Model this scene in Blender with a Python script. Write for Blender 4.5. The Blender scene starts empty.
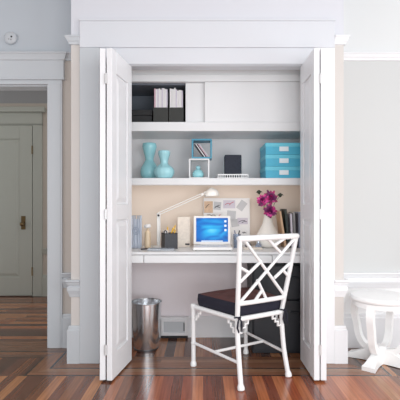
import bpy, bmesh, math, random
from mathutils import Matrix, Vector
random.seed(7)
PI = math.pi
scene = bpy.context.scene
COL = scene.collection
MW = {}            # world matrix of every root / part, by object name

# ------------------------------------------------------------------ materials
def S(r, g, b):
    f = lambda c: (c/255/12.92) if c/255 <= .04045 else ((c/255+.055)/1.055)**2.4
    return (f(r), f(g), f(b), 1)

def new_mat(name):
    m = bpy.data.materials.new(name); m.use_nodes = True
    nt = m.node_tree
    return m, nt, nt.nodes['Principled BSDF']

def mat(name, col, rough=.5, metal=0, var=.03, scale=14, bump=0, spec=.5, alpha=None, trans=0, emit=None, stretch=None):
    m, nt, b = new_mat(name)
    tc = nt.nodes.new('ShaderNodeTexCoord')
    mp = nt.nodes.new('ShaderNodeMapping')
    if stretch: mp.inputs['Scale'].default_value = stretch
    n = nt.nodes.new('ShaderNodeTexNoise'); n.inputs['Scale'].default_value = scale; n.inputs['Detail'].default_value = 3
    nt.links.new(tc.outputs['Object'], mp.inputs['Vector']); nt.links.new(mp.outputs['Vector'], n.inputs['Vector'])
    mx = nt.nodes.new('ShaderNodeMix'); mx.data_type = 'RGBA'
    a = [max(0, c*(1-var)) for c in col[:3]]+[1]; c2 = [min(1, c*(1+var)) for c in col[:3]]+[1]
    mx.inputs[6].default_value = a; mx.inputs[7].default_value = c2
    nt.links.new(n.outputs['Fac'], mx.inputs[0]); nt.links.new(mx.outputs[2], b.inputs['Base Color'])
    b.inputs['Roughness'].default_value = rough; b.inputs['Metallic'].default_value = metal
    b.inputs['Specular IOR Level'].default_value = spec
    if trans: b.inputs['Transmission Weight'].default_value = trans
    if alpha is not None: b.inputs['Alpha'].default_value = alpha
    if emit:
        b.inputs['Emission Color'].default_value = emit[0]; b.inputs['Emission Strength'].default_value = emit[1]
    if bump:
        bp = nt.nodes.new('ShaderNodeBump'); bp.inputs['Strength'].default_value = bump; bp.inputs['Distance'].default_value = .004
        nt.links.new(n.outputs['Fac'], bp.inputs['Height']); nt.links.new(bp.outputs['Normal'], b.inputs['Normal'])
    return m

def zone_mat(name, stops, rough=.75):
    """wall paint whose colour changes at given heights (world z)"""
    m, nt, b = new_mat(name)
    g = nt.nodes.new('ShaderNodeNewGeometry'); sp = nt.nodes.new('ShaderNodeSeparateXYZ')
    nt.links.new(g.outputs['Position'], sp.inputs[0])
    mr = nt.nodes.new('ShaderNodeMapRange'); mr.inputs['From Max'].default_value = 4
    nt.links.new(sp.outputs['Z'], mr.inputs['Value'])
    r = nt.nodes.new('ShaderNodeValToRGB'); r.color_ramp.interpolation = 'CONSTANT'
    e = r.color_ramp.elements
    e[0].position = 0; e[0].color = stops[0][1]; e[1].position = stops[1][0]/4; e[1].color = stops[1][1]
    for z, c in stops[2:]:
        k = e.new(z/4); k.color = c
    nt.links.new(mr.outputs[0], r.inputs[0])
    n = nt.nodes.new('ShaderNodeTexNoise'); n.inputs['Scale'].default_value = 60
    nt.links.new(g.outputs['Position'], n.inputs['Vector'])
    bp = nt.nodes.new('ShaderNodeBump'); bp.inputs['Strength'].default_value = .05; bp.inputs['Distance'].default_value = .002
    nt.links.new(n.outputs['Fac'], bp.inputs['Height']); nt.links.new(bp.outputs['Normal'], b.inputs['Normal'])
    nt.links.new(r.outputs[0], b.inputs['Base Color']); b.inputs['Roughness'].default_value = rough
    return m

M = {}
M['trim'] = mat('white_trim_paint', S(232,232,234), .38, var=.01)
M['trim_left'] = mat('white_trim_painted_shade', S(194,198,202), .4, var=.01)  # same white trim, greyed: shade of the left side put into the colour
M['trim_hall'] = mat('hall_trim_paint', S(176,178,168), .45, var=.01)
M['header'] = mat('white_header_paint', S(213,215,220), .5, var=.01)
M['paint_left'] = zone_mat('paint_left', [(0, S(196,187,179)), (2.22, S(188,194,200))])  # grey-blue upper zone paints in the light falling off to the left
M['paint_bump'] = zone_mat('paint_closet_front', [(0, S(207,201,196)), (2.22, S(212,213,219))])
M['paint_right'] = zone_mat('paint_right', [(0, S(247,247,247)), (.52, S(203,204,203)), (2.22, S(219,221,221))])
M['paint_hall'] = zone_mat('paint_hall', [(0, S(196,186,174)), (2.3, S(158,158,158))])  # grey upper zone paints in the shade above the hall door
M['ceil'] = mat('ceiling_paint', S(235,235,235), .8, var=.01)
M['closet'] = zone_mat('closet_paint_lit_zones', [(0, S(246,238,241)), (.74, S(238,223,209)), (1.25, S(232,230,231))])  # warm glow over the desk and cooler tones elsewhere painted into one wall
M['door'] = mat('door_paint', S(234,234,236), .35, var=.01)
M['built'] = mat('cabinet_paint', S(230,231,232), .4, var=.01)
M['slate'] = mat('cabinet_inside_paint', S(96,102,112), .7, var=.05)
M['hinge'] = mat('painted_hinge', S(215,215,215), .35, .3)
M['gap'] = mat('dark_gap', S(40,40,42), .8)
M['brass'] = mat('old_brass', S(120,100,70), .35, .9)
M['white'] = mat('white_lacquer', S(240,240,240), .28, var=.01)
M['stool'] = mat('stool_lacquer', S(250,250,249), .3, var=.01)
M['cush_top'] = mat('aubergine_seat_fabric', S(82,46,44), .85, var=.45, scale=18, bump=.3)
M['cush_side'] = mat('navy_seat_fabric', S(25,24,40), .9, var=.2, scale=40, bump=.2)
M['steel'] = mat('brushed_steel', S(246,249,254), .2, .95, var=.05, scale=6, stretch=(60,60,.6))
M['steel'].node_tree.nodes['Principled BSDF'].inputs['Anisotropic'].default_value = .3
M['steel_in'] = mat('steel_inside', S(120,122,126), .4, 1, var=.1)
M['black'] = mat('black_card', S(24,24,26), .6, var=.2)
M['holder'] = mat('black_holder_card', S(46,47,44), .6, var=.15)
M['filecab'] = mat('black_enamel', S(16,18,27), .5, var=.1)
M['navy'] = mat('charcoal_fabric', S(40,46,58), .8, var=.3, scale=60, bump=.2)
M['paper'] = mat('paper_white', S(238,236,236), .7, var=.02)
M['paper2'] = mat('paper_lilac', S(216,210,222), .7, var=.04)
M['paper3'] = mat('paper_pink', S(214,176,188), .7, var=.04)
M['paper4'] = mat('paper_grey', S(204,205,208), .7, var=.06)
M['paper5'] = mat('paper_pale_blue', S(206,213,226), .7, var=.04)
M['turq'] = mat('turquoise_glaze', S(158,220,228), .22, var=.08, scale=5)
M['turq2'] = mat('pale_turquoise_glaze', S(164,218,226), .24, var=.06, scale=8)
M['bluebox'] = mat('turquoise_box_paper', S(72,176,206), .55, var=.08, scale=30)
M['bluelid'] = mat('turquoise_lid_paper', S(98,196,218), .5, var=.06, scale=30)
M['cubeblue'] = mat('teal_cube_paint', S(72,150,178), .4, var=.08)
M['label'] = mat('white_label_card', S(226,236,240), .5)
M['silver'] = mat('polished_silver', S(200,205,212), .2, .9, var=.05)
M['silverblue'] = mat('blue_silver_wire', S(176,188,206), .3, .4, var=.1)
M['acrylic'] = mat('clear_acrylic', S(225,232,238), .08, 0, trans=.85, var=.01)
M['glass'] = mat('bluish_glass', S(190,205,228), .08, 0, trans=.7, var=.01)
M['beige'] = mat('beige_frosted', S(222,200,170), .4, var=.05)
M['wire'] = mat('black_mesh_metal', S(64,65,70), .55, .2, var=.3, scale=90)
M['pencil'] = mat('pencil_yellow', S(242,192,62), .45)
M['pencilwood'] = mat('pencil_bare_wood', S(226,200,160), .6)
M['board'] = mat('pinboard_white', S(246,245,245), .6, var=.02)
M['magenta'] = mat('magenta_petal', S(172,24,108), .6, var=.35, scale=30)
M['magenta2'] = mat('plum_petal', S(104,16,84), .6, var=.3, scale=30)
M['magenta3'] = mat('light_magenta_petal', S(206,62,146), .6, var=.25, scale=30)
M['stem'] = mat('green_stem', S(78,98,52), .6)
M['bud'] = mat('dark_bud', S(40,52,38), .6)
M['vase'] = mat('cream_glaze', S(240,236,228), .25, var=.02)
M['laptop'] = mat('white_polycarbonate', S(240,238,236), .3, var=.01)
M['key'] = mat('laptop_key', S(225,224,222), .5)
M['lamp'] = mat('white_lamp_enamel', S(236,236,234), .3, var=.01)
M['tan'] = mat('tan_board', S(206,172,140), .7, var=.05)
M['darkgreen'] = mat('dark_green_spine', S(36,46,42), .5, var=.2)
M['slateblue'] = mat('slate_blue_spine', S(150,156,176), .6, var=.1)
M['greyspine'] = mat('grey_spine', S(150,150,152), .6, var=.1)
M['redline'] = mat('red_ink', S(200,60,90), .6)
M['ink'] = mat('dark_ink', S(52,48,58), .6)
M['gold'] = mat('ochre_wash', S(222,190,162), .7, var=.3, scale=40)
M['cream'] = mat('cream_floral_paper', S(238,228,216), .7, var=.16, scale=45)
M['rubber'] = mat('black_rubber', S(30,30,32), .7)

def screen_mat():
    m, nt, b = new_mat('laptop_screen_picture')
    tc = nt.nodes.new('ShaderNodeTexCoord')
    n = nt.nodes.new('ShaderNodeTexNoise'); n.inputs['Scale'].default_value = 1.6; n.inputs['Detail'].default_value = 0; n.inputs['Distortion'].default_value = 2.2
    mp = nt.nodes.new('ShaderNodeMapping'); mp.inputs['Scale'].default_value = (.8, 0, 1.5); mp.inputs['Location'].default_value = (.3, 0, .2)
    nt.links.new(tc.outputs['Generated'], mp.inputs[0]); nt.links.new(mp.outputs[0], n.inputs['Vector'])
    g = nt.nodes.new('ShaderNodeTexGradient'); g.gradient_type = 'SPHERICAL'
    gm = nt.nodes.new('ShaderNodeMapping'); gm.inputs['Location'].default_value = (-.62, 0, -.85); gm.inputs['Scale'].default_value = (1.35, 0, 1.7)
    nt.links.new(tc.outputs['Generated'], gm.inputs[0]); nt.links.new(gm.outputs[0], g.inputs['Vector'])
    ad = nt.nodes.new('ShaderNodeMath'); ad.operation = 'MULTIPLY_ADD'; ad.inputs[1].default_value = .5
    nt.links.new(g.outputs['Fac'], ad.inputs[0])
    sc = nt.nodes.new('ShaderNodeMath'); sc.operation = 'MULTIPLY'; sc.inputs[1].default_value = .55
    nt.links.new(n.outputs['Fac'], sc.inputs[0]); nt.links.new(sc.outputs[0], ad.inputs[2])
    r = nt.nodes.new('ShaderNodeValToRGB'); e = r.color_ramp.elements
    e[0].position = .12; e[0].color = S(4,54,138); e[1].position = 1; e[1].color = S(120,222,246)
    k = e.new(.45); k.color = S(4,108,192); k = e.new(.72); k.color = S(30,164,222)
    nt.links.new(ad.outputs[0], r.inputs[0])
    nt.links.new(r.outputs[0], b.inputs['Base Color']); nt.links.new(r.outputs[0], b.inputs['Emission Color'])
    b.inputs['Emission Strength'].default_value = .3; b.inputs['Roughness'].default_value = .35
    b.inputs['Specular IOR Level'].default_value = .2
    return m
M['screen'] = screen_mat()
M['icon'] = mat('screen_icon', S(225,240,250), .4, emit=(S(225,240,250), .2))

def floor_mat():
    m, nt, b = new_mat('strip_oak_floor')
    at = nt.nodes.new('ShaderNodeAttribute'); at.attribute_name = 'plank'
    uv = nt.nodes.new('ShaderNodeUVMap'); uv.uv_map = 'UVMap'
    mp = nt.nodes.new('ShaderNodeMapping'); mp.inputs['Scale'].default_value = (3, 70, 1)
    n = nt.nodes.new('ShaderNodeTexNoise'); n.inputs['Scale'].default_value = 1; n.inputs['Detail'].default_value = 5
    nt.links.new(uv.outputs[0], mp.inputs[0]); nt.links.new(mp.outputs[0], n.inputs['Vector'])
    mr = nt.nodes.new('ShaderNodeMapRange'); mr.inputs['From Min'].default_value = .3; mr.inputs['From Max'].default_value = .7
    mr.inputs['To Min'].default_value = .72; mr.inputs['To Max'].default_value = 1.25
    nt.links.new(n.outputs['Fac'], mr.inputs['Value'])
    mx = nt.nodes.new('ShaderNodeMix'); mx.data_type = 'RGBA'; mx.blend_type = 'MULTIPLY'; mx.inputs[0].default_value = 1
    nt.links.new(at.outputs['Color'], mx.inputs[6]); nt.links.new(mr.outputs[0], mx.inputs[7])
    nt.links.new(mx.outputs[2], b.inputs['Base Color'])
    b.inputs['Roughness'].default_value = .26; b.inputs['Specular IOR Level'].default_value = .5
    b.inputs['Coat Weight'].default_value = .25; b.inputs['Coat Roughness'].default_value = .12
    bp = nt.nodes.new('ShaderNodeBump'); bp.inputs['Strength'].default_value = .06; bp.inputs['Distance'].default_value = .002
    nt.links.new(n.outputs['Fac'], bp.inputs['Height']); nt.links.new(bp.outputs['Normal'], b.inputs['Normal'])
    return m
M['floor'] = floor_mat()

# ------------------------------------------------------------------ mesh helpers
def BM(): return bmesh.new()
def quad(bm, pts, mi=0):
    f = bm.faces.new([bm.verts.new(p) for p in pts]); f.material_index = mi; return f
def box(bm, x0, x1, y0, y1, z0, z1, mx=None, mi=0):
    vs = [Vector((x, y, z)) for z in (z0, z1) for y in (y0, y1) for x in (x0, x1)]
    if mx is not None: vs = [mx @ v for v in vs]
    v = [bm.verts.new(p) for p in vs]
    for i in ((0,2,3,1),(4,5,7,6),(0,1,5,4),(2,6,7,3),(0,4,6,2),(1,3,7,5)):
        f = bm.faces.new([v[k] for k in i]); f.material_index = mi
def tube(bm, pts, r, n=10, mi=0, flat=1.0, up=None):
    pts = [Vector(p) for p in pts]
    rs = r if isinstance(r, (list, tuple)) else [r]*len(pts)
    rings = []; prev = None
    for i, p in enumerate(pts):
        t = (pts[min(i+1, len(pts)-1)]-pts[max(i-1, 0)]).normalized()
        if prev is None:
            a = Vector(up) if up else (Vector((0,0,1)) if abs(t.z) < .9 else Vector((1,0,0)))
        else: a = prev
        u = (a-t*a.dot(t)).normalized(); w = t.cross(u); prev = u
        rings.append([bm.verts.new(p+u*math.cos(2*PI*k/n)*rs[i]+w*math.sin(2*PI*k/n)*rs[i]*flat) for k in range(n)])
    for a, b in zip(rings, rings[1:]):
        for k in range(n):
            f = bm.faces.new([a[k], a[(k+1)%n], b[(k+1)%n], b[k]]); f.material_index = mi
    for rg, rev in ((rings[0], True), (rings[-1], False)):
        f = bm.faces.new(list(reversed(rg)) if rev else rg); f.material_index = mi
def lathe(bm, prof, c=(0,0,0), n=32, mi=0, ribs=0, ribd=0, cap0=True, cap1=True):
    c = Vector(c); rings = []
    for r, z in prof:
        ring = []
        for k in range(n):
            a = 2*PI*k/n; rr = r*(1+(ribd*math.cos(ribs*a) if ribs else 0))
            ring.append(bm.verts.new(c+Vector((rr*math.cos(a), rr*math.sin(a), z))))
        rings.append(ring)
    for a, b in zip(rings, rings[1:]):
        for k in range(n):
            f = bm.faces.new([a[k], a[(k+1)%n], b[(k+1)%n], b[k]]); f.material_index = mi
    if cap0: bm.faces.new(list(reversed(rings[0]))).material_index = mi
    if cap1: bm.faces.new(rings[-1]).material_index = mi
def smooth_prof(pts, k=5):
    out = []
    P = [pts[0]]+list(pts)+[pts[-1]]
    for i in range(1, len(P)-2):
        for j in range(k):
            t = j/k
            out.append(tuple(.5*((2*P[i][d])+(-P[i-1][d]+P[i+1][d])*t+(2*P[i-1][d]-5*P[i][d]+4*P[i+1][d]-P[i+2][d])*t*t
                       +(-P[i-1][d]+3*P[i][d]-3*P[i+1][d]+P[i+2][d])*t**3) for d in range(len(P[0]))))
    out.append(tuple(pts[-1])); return out
def offset_path(path, d):
    """offset an open xy polyline by d to its right-hand side (mitred)"""
    out = []
    for i, p in enumerate(path):
        ns = []
        for a, b in ((i-1, i), (i, i+1)):
            if a >= 0 and b < len(path):
                v = (Vector(path[b])-Vector(path[a])).normalized(); ns.append(Vector((v.y, -v.x)))
        if len(ns) == 1: o = ns[0]*d
        else:
            s = ns[0]+ns[1]; o = s*(d*2/s.dot(s))
        out.append((p[0]+o.x, p[1]+o.y))
    return out
def sweep(bm, path, prof):
    """moulding: profile (out, z) swept along wall path; room is to the right of the path"""
    lines = [[Vector((x, y, z)) for x, y in offset_path(path, d)] for d, z in prof]
    V = [[bm.verts.new(p) for p in l] for l in lines]
    n = len(path)
    for a, b in zip(V, V[1:]):
        for i in range(n-1): bm.faces.new([a[i], a[i+1], b[i+1], b[i]])
    bm.faces.new([V[k][0] for k in range(len(V))]); bm.faces.new([V[k][n-1] for k in reversed(range(len(V)))])

def put(o, label, cat, group=None, kind=None):
    o['label'] = label; o['category'] = cat
    if group: o['group'] = group
    if kind: o['kind'] = kind
    return o
def root(name, loc, label, cat, rz=0, group=None, kind=None):
    o = bpy.data.objects.new(name, None); COL.objects.link(o); o.empty_display_size = .1
    o.location = loc; o.rotation_euler = (0, 0, rz)
    MW[o.name] = Matrix.Translation(loc) @ Matrix.Rotation(rz, 4, 'Z')
    return put(o, label, cat, group, kind)
def fin(name, bm, m, parent=None, smooth=False, bevel=0, local=False, weld=True):
    """link a bmesh as ONE mesh object; geometry in world coords unless local=True"""
    if weld: bmesh.ops.remove_doubles(bm, verts=bm.verts, dist=1e-6)
    bmesh.ops.recalc_face_normals(bm, faces=bm.faces)
    me = bpy.data.meshes.new(name); bm.to_mesh(me); bm.free()
    for k in (m if isinstance(m, (list, tuple)) else [m]): me.materials.append(k)
    o = bpy.data.objects.new(name, me); COL.objects.link(o)
    if parent is not None:
        if not local: me.transform(MW[parent.name].inverted())
        o.parent = parent; MW[o.name] = MW[parent.name]
    else:
        xs = [v.co for v in me.vertices]
        if xs and not local:
            c = Vector(((min(v.x for v in xs)+max(v.x for v in xs))/2, (min(v.y for v in xs)+max(v.y for v in xs))/2, min(v.z for v in xs)))
            me.transform(Matrix.Translation(-c)); o.location = c
            MW[o.name] = Matrix.Translation(c)
        else: MW[o.name] = Matrix.Identity(4)
    if smooth:
        for p in me.polygons: p.use_smooth = True
        try: me.set_sharp_from_angle(angle=math.radians(38))
        except Exception: pass
    if bevel:
        b = o.modifiers.new('soft_edges', 'BEVEL'); b.width = bevel; b.segments = 2; b.limit_method = 'ANGLE'
    return o
def struct(name, bm, m, label=None, cat=None, parent=None, **k):
    o = fin(name, bm, m, parent, **k)
    if parent is None:
        o['kind'] = 'structure'
        if label: o['label'] = label; o['category'] = cat
    return o

# ------------------------------------------------------------------ key dimensions (metres; y grows into the closet wall)
YH = .327                      # hall / right wall plane
BL, BR = -.91, .97             # closet block left and right corners
OL, OR, OT = -.71, .768, 2.055 # closet opening
CB = .591                      # closet back
CL, CR = -.80, .86             # closet inner sides
ZC = 2.78
DT = .756                      # desk top

# ------------------------------------------------------------------ floor: strips and inlaid border
PAL = [S(164,108,70), S(148,88,56), S(172,116,76), S(156,94,60), S(142,90,58), S(162,100,64)]
PALD = [S(92,56,40), S(112,66,44), S(78,49,37), S(118,72,48), S(100,60,44)]
PALR = [S(158,86,52), S(138,70,44), S(170,98,60), S(118,60,40), S(150,80,50), S(178,108,70), S(106,56,38)]
PALB = [S(144,104,76), S(116,78,56), S(130,86,60), S(152,108,78), S(104,70,52)]
INLAY = S(42,30,28)
def clip(poly, axis, lo, hi):
    for s, lim in ((1, lo), (-1, -hi)):
        out = []
        for i in range(len(poly)):
            a, b = poly[i], poly[(i+1) % len(poly)]
            fa, fb = s*a[axis]-lim, s*b[axis]-lim
            if fa >= 0: out.append(a)
            if (fa >= 0) != (fb >= 0):
                t = fa/(fa-fb); out.append((a[0]+(b[0]-a[0])*t, a[1]+(b[1]-a[1])*t))
        poly = out
        if len(poly) < 3: return []
    return poly
fbm = BM(); ul = fbm.loops.layers.uv.new('UVMap'); cl = fbm.loops.layers.float_color.new('plank')
def fpoly(poly, col, axis):
    if len(poly) < 3: return
    area = sum(poly[i][0]*poly[(i+1)%len(poly)][1]-poly[(i+1)%len(poly)][0]*poly[i][1] for i in range(len(poly)))
    if abs(area) < 1e-7: return
    f = fbm.faces.new([fbm.verts.new((x, y, 0)) for x, y in poly])
    du, dv = random.random()*40, random.random()*40
    for l in f.loops:
        x, y = l.vert.co.x, l.vert.co.y
        l[ul].uv = ((y if axis == 0 else x)+du, (x if axis == 0 else y)+dv); l[cl] = col
def strips(poly, axis, w, pal, joints=True):
    """boards across `axis` (0: boards run along y)"""
    lo = min(p[axis] for p in poly); hi = max(p[axis] for p in poly); o = 1-axis
    k = math.floor(lo/w); last = None
    while k*w < hi:
        c = clip(poly, axis, k*w, (k+1)*w)
        if c:
            a, b = min(p[o] for p in c), max(p[o] for p in c)
            y = a - random.random()*1.2
            while y < b:
                L = random.uniform(1.0, 2.4) if joints else 99
                src = PALR if (pal is PAL and axis == 0 and -.42 < k*w < .95 and hi > 2) else PALD if (pal is PAL and (k % 2 == 0) != (random.random() < .15)) else pal
                col = random.choice([q for q in src if q != last]); last = col
                j = random.uniform(.88, 1.1); col = (col[0]*j, col[1]*j, col[2]*j, 1)
                fpoly(clip(c, o, y, y+L), col, axis); y += L
        k += 1
def rect(x0, x1, y0, y1): return [(x0,y0),(x1,y0),(x1,y1),(x0,y1)]
X0, X1, Y0 = -3.2, 3.2, -4.2
OFF = .235
strips(rect(X0, X1, Y0, -OFF), 0, .062, PAL, False)
strips(rect(X0, BL-OFF, -OFF, YH-OFF), 0, .062, PAL, False)
strips(rect(BR+OFF, X1, -OFF, YH-OFF), 0, .062, PAL)
wpath = [(X0, YH), (BL, YH), (BL, 0), (BR, 0), (BR, YH), (X1, YH)]
for d0, d1, kind in ((0, .095, 'b'), (.095, .112, 'i'), (.112, .165, 'b'), (.165, .218, 'b'), (.218, OFF, 'i')):
    a, b = offset_path(wpath, d0), offset_path(wpath, d1)
    for i in range(5):
        q = [a[i], a[i+1], b[i+1], b[i]]
        if kind == 'i': fpoly(q, INLAY, 1)
        else:
            ax = 0 if i in (1, 3) else 1
            c = random.choice(PALB); j = random.uniform(.9, 1.15)
            fpoly(q, (c[0]*j, c[1]*j, c[2]*j, 1), ax)
strips(rect(OL-.2, OR+.2, 0, .115), 1, .057, PALB)                    # closet threshold
strips(rect(OL-.2, OR+.2, .115, CB+.02), 0, .07, PAL)                  # closet floor
fpoly(rect(-2.0, -1.183, YH, .47), PALB[1], 1)                         # hall threshold
strips(rect(X0, -.95, .47, 2.3), 1, .075, PAL)                         # hall boards run across
fo = fin('floor', fbm, M['floor'], local=True, weld=False)
fo['kind'] = 'structure'; put(fo, 'brown strip wood floor with dark inlaid border lines', 'floor')

# ------------------------------------------------------------------ walls and ceilings
def sbox(name, boxes, m, label, cat='wall', bevel=0):
    bm = BM()
    for b in boxes: box(bm, *b)
    return struct(name, bm, m, label, cat, bevel=bevel)
HD0, HD1, HDT = -2.0, -1.183, 2.006          # hall doorway
sbox('wall_left', [(X0, HD0, YH, .45, 0, ZC), (HD1, BL, YH, .45, 0, ZC), (HD0, HD1, YH, .45, HDT, ZC)], M['paint_left'],
     'painted wall around the hall doorway, left of the closet')
sbox('wall_back', [(BL, OL, 0, .10, 0, ZC), (OR, BR, 0, .10, 0, ZC), (OL, OR, 0, .10, OT, ZC)], M['paint_bump'], 'wall around the closet opening, standing forward of both side walls')
sbox('wall_closet_left', [(BL, CL, .10, .70, 0, ZC)], M['paint_bump'], 'left side wall of the closet block')
sbox('wall_closet_right', [(CR, BR, .10, .70, 0, ZC)], M['paint_bump'], 'right side wall of the closet block')
sbox('wall_right', [(BR, X1, YH, .45, 0, ZC)], M['paint_right'], 'pale wall right of the closet, behind the white stool')
sbox('wall_closet', [(CL, CR, CB, .70, 0, 2.16)], M['closet'], 'beige painted back wall inside the closet')
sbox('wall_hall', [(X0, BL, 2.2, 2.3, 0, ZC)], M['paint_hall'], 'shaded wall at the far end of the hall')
sbox('ceiling', [(X0, X1, Y0, YH, ZC, ZC+.08)], M['ceil'], 'white room ceiling', 'ceiling')
sbox('ceiling_hall', [(X0, BL, .45, 2.2, 2.60, 2.68)], M['ceil'], 'hall ceiling', 'ceiling')
sbox('ceiling_closet', [(CL, CR, .10, CB, 2.10, 2.16)], M['built'], 'top board closing the closet', 'ceiling')

# trims: numbered, all structure
tn = [0]
def trim(bm, m, label, bevel=0):
    tn[0] += 1
    return struct('trim_%d' % tn[0], bm, m, label, 'trim', bevel=bevel)
# closet casing (two legs and a wide header band)
CO_L, CO_R = -.845, .903
for x0, x1, side in ((CO_L, OL, 'left'), (OR, CO_R, 'right')):
    bm = BM(); box(bm, x0, x1, -.022, 0, 0, 2.166)
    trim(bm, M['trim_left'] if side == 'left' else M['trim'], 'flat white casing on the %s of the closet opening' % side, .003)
bm = BM(); box(bm, OL, OR, -.014, 0, OT, 2.166); box(bm, OL, OR, -.002, .10, OT-.006, OT)
trim(bm, M['header'], 'white lintel board over the bifold doors', .002)
bm = BM(); box(bm, CO_L, CO_R, -.026, 0, 2.166, 2.346); box(bm, CO_L-.003, CO_R+.003, -.031, 0, 2.346, 2.360)
trim(bm, M['header'], 'wide white header band across the closet', .003)
# jamb linings
for x0, x1, side in ((OL, OL+.006, 'left'), (OR-.006, OR, 'right')):
    bm = BM(); box(bm, x0, x1, .0, .10, 0, OT-.006); trim(bm, M['trim'], 'white %s jamb lining of the closet' % side)
# mouldings
PR = [(0,2.248),(.034,2.248),(.036,2.238),(.030,2.232),(.022,2.215),(.014,2.205),(.012,2.192),(0,2.190)]
CH = [(0,.572),(.030,.572),(.033,.563),(.026,.555),(.022,.540),(.014,.534),(.014,.530),(.022,.522),(.022,.500),(.012,.474),(.008,.455),(0,.452)]
CH2 = [(0,.572),(.036,.572),(.040,.562),(.030,.553),(.026,.532),(.018,.528),(.018,.510),(.010,.502),(0,.500)]
BB = [(0,.256),(.010,.256),(.014,.246),(.014,.236),(.022,.226),(.022,.0),(0,.0)]
lb = [(-1.072, YH), (BL, YH), (BL, 0), (CO_L, 0)]
rb = [(CO_R, 0), (BR, 0), (BR, YH), (X1, YH)]
for path, side in ((lb, 'left'), (rb, 'right')):
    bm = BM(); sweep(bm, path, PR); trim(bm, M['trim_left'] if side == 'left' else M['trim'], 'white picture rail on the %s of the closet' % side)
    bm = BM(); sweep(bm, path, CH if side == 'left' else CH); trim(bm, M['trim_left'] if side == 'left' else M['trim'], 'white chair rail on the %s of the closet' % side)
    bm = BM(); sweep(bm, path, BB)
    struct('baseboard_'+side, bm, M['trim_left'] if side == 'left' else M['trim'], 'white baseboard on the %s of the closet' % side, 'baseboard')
# hall doorway casing with entablature
for x0, x1, w in ((-2.111, HD0, 'left'), (HD1, -1.072, 'right')):
    bm = BM(); box(bm, x0, x1, YH-.026, YH, 0, 2.006); box(bm, x0+.012, x1-.012, YH-.030, YH, 0, 2.006)
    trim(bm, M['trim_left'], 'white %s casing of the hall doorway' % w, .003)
bm = BM(); box(bm, -2.125, -1.058, YH-.03, YH, 2.052, 2.19)
box(bm, -2.13, -1.053, YH-.04, YH, 2.038, 2.052); box(bm, -2.111, -1.072, YH-.026, YH, 2.006, 2.038)
sweep(bm, [(-2.125, YH), (-2.125, YH-.03), (-1.058, YH-.03), (-1.058, YH)][0:4], [(0,2.244),(.03,2.244),(.032,2.234),(.024,2.226),(.014,2.204),(.010,2.192),(0,2.182)])
trim(bm, M['trim_left'], 'white entablature over the hall doorway', .002)
bm = BM()
box(bm, HD1-.010, HD1, YH+.001, .449, 0, HDT-.010); box(bm, HD0, HD0+.010, YH+.001, .449, 0, HDT-.010); box(bm, HD0, HD1, YH+.001, .449, HDT-.010, HDT-.0005)
trim(bm, M['trim_left'], 'white lining of the hall doorway')
# hall far wall: casing, cap, chair rail, baseboard
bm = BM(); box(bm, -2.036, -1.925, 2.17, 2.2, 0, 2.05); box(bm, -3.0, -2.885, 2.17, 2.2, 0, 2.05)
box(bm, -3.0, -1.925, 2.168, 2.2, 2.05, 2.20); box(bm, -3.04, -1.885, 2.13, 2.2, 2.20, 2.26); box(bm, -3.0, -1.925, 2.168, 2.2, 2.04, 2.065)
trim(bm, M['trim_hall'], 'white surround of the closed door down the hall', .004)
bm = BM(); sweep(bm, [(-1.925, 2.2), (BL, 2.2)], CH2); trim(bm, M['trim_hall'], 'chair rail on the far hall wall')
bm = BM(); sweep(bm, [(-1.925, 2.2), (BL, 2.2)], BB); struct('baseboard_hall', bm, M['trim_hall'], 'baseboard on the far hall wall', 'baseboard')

# closet baseboard and register
bm = BM(); sweep(bm, [(CL, CB), (CR, CB)], [(0,.171),(.012,.171),(.018,.160),(.022,.0),(0,.0)])
struct('baseboard_closet', bm, M['trim'], 'low white baseboard inside the closet under the desk', 'baseboard')

# ------------------------------------------------------------------ doors
def panel_door(bm, mx, w, h, t, rails, stile, rec=.010, raised=True):
    """panelled leaf in local coords: x along width, y thickness (0..t), z height"""
    zs = rails                      # list of (z0,z1) rails, low to high
    box(bm, 0, stile, 0, t, 0, h, mx); box(bm, w-stile, w, 0, t, 0, h, mx)
    for z0, z1 in zs: box(bm, stile, w-stile, 0, t, z0, z1, mx)
    for (a, b), (c, d) in zip(zs, zs[1:]):
        box(bm, stile, w-stile, rec, t-rec, b, c, mx)
        if raised:
            for side in (0, 1):
                yo, yi = (rec, rec*.15) if side == 0 else (t-rec, t-rec*.15)
                i0, i1 = .014, .042
                X = (stile+i0, w-stile-i0); Z = (b+i0, c-i0); x = (stile+i1, w-stile-i1); z = (b+i1, c-i1)
                o = [mx @ Vector(p) for p in ((X[0],yo,Z[0]),(X[1],yo,Z[0]),(X[1],yo,Z[1]),(X[0],yo,Z[1]))]
                n = [mx @ Vector(p) for p in ((x[0],yi,z[0]),(x[1],yi,z[0]),(x[1],yi,z[1]),(x[0],yi,z[1]))]
                quad(bm, n)
                for k in range(4): quad(bm, [o[k], o[(k+1)%4], n[(k+1)%4], n[k]])
def leaf_matrix(p_near, p_far, z):
    """leaf whose x runs from far to near end; thickness goes to the right of that direction (towards local +y)"""
    v = (Vector(p_near)-Vector(p_far)).normalized()
    n = Vector((-v.y, v.x))
    m = Matrix(((v.x, n.x, 0, p_far[0]), (v.y, n.y, 0, p_far[1]), (0, 0, 1, z), (0, 0, 0, 1)))
    return m, (Vector(p_near)-Vector(p_far)).length
T = .035
RAILS = [(0,.16),(.98,1.08),(1.90,2.035)]
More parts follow.
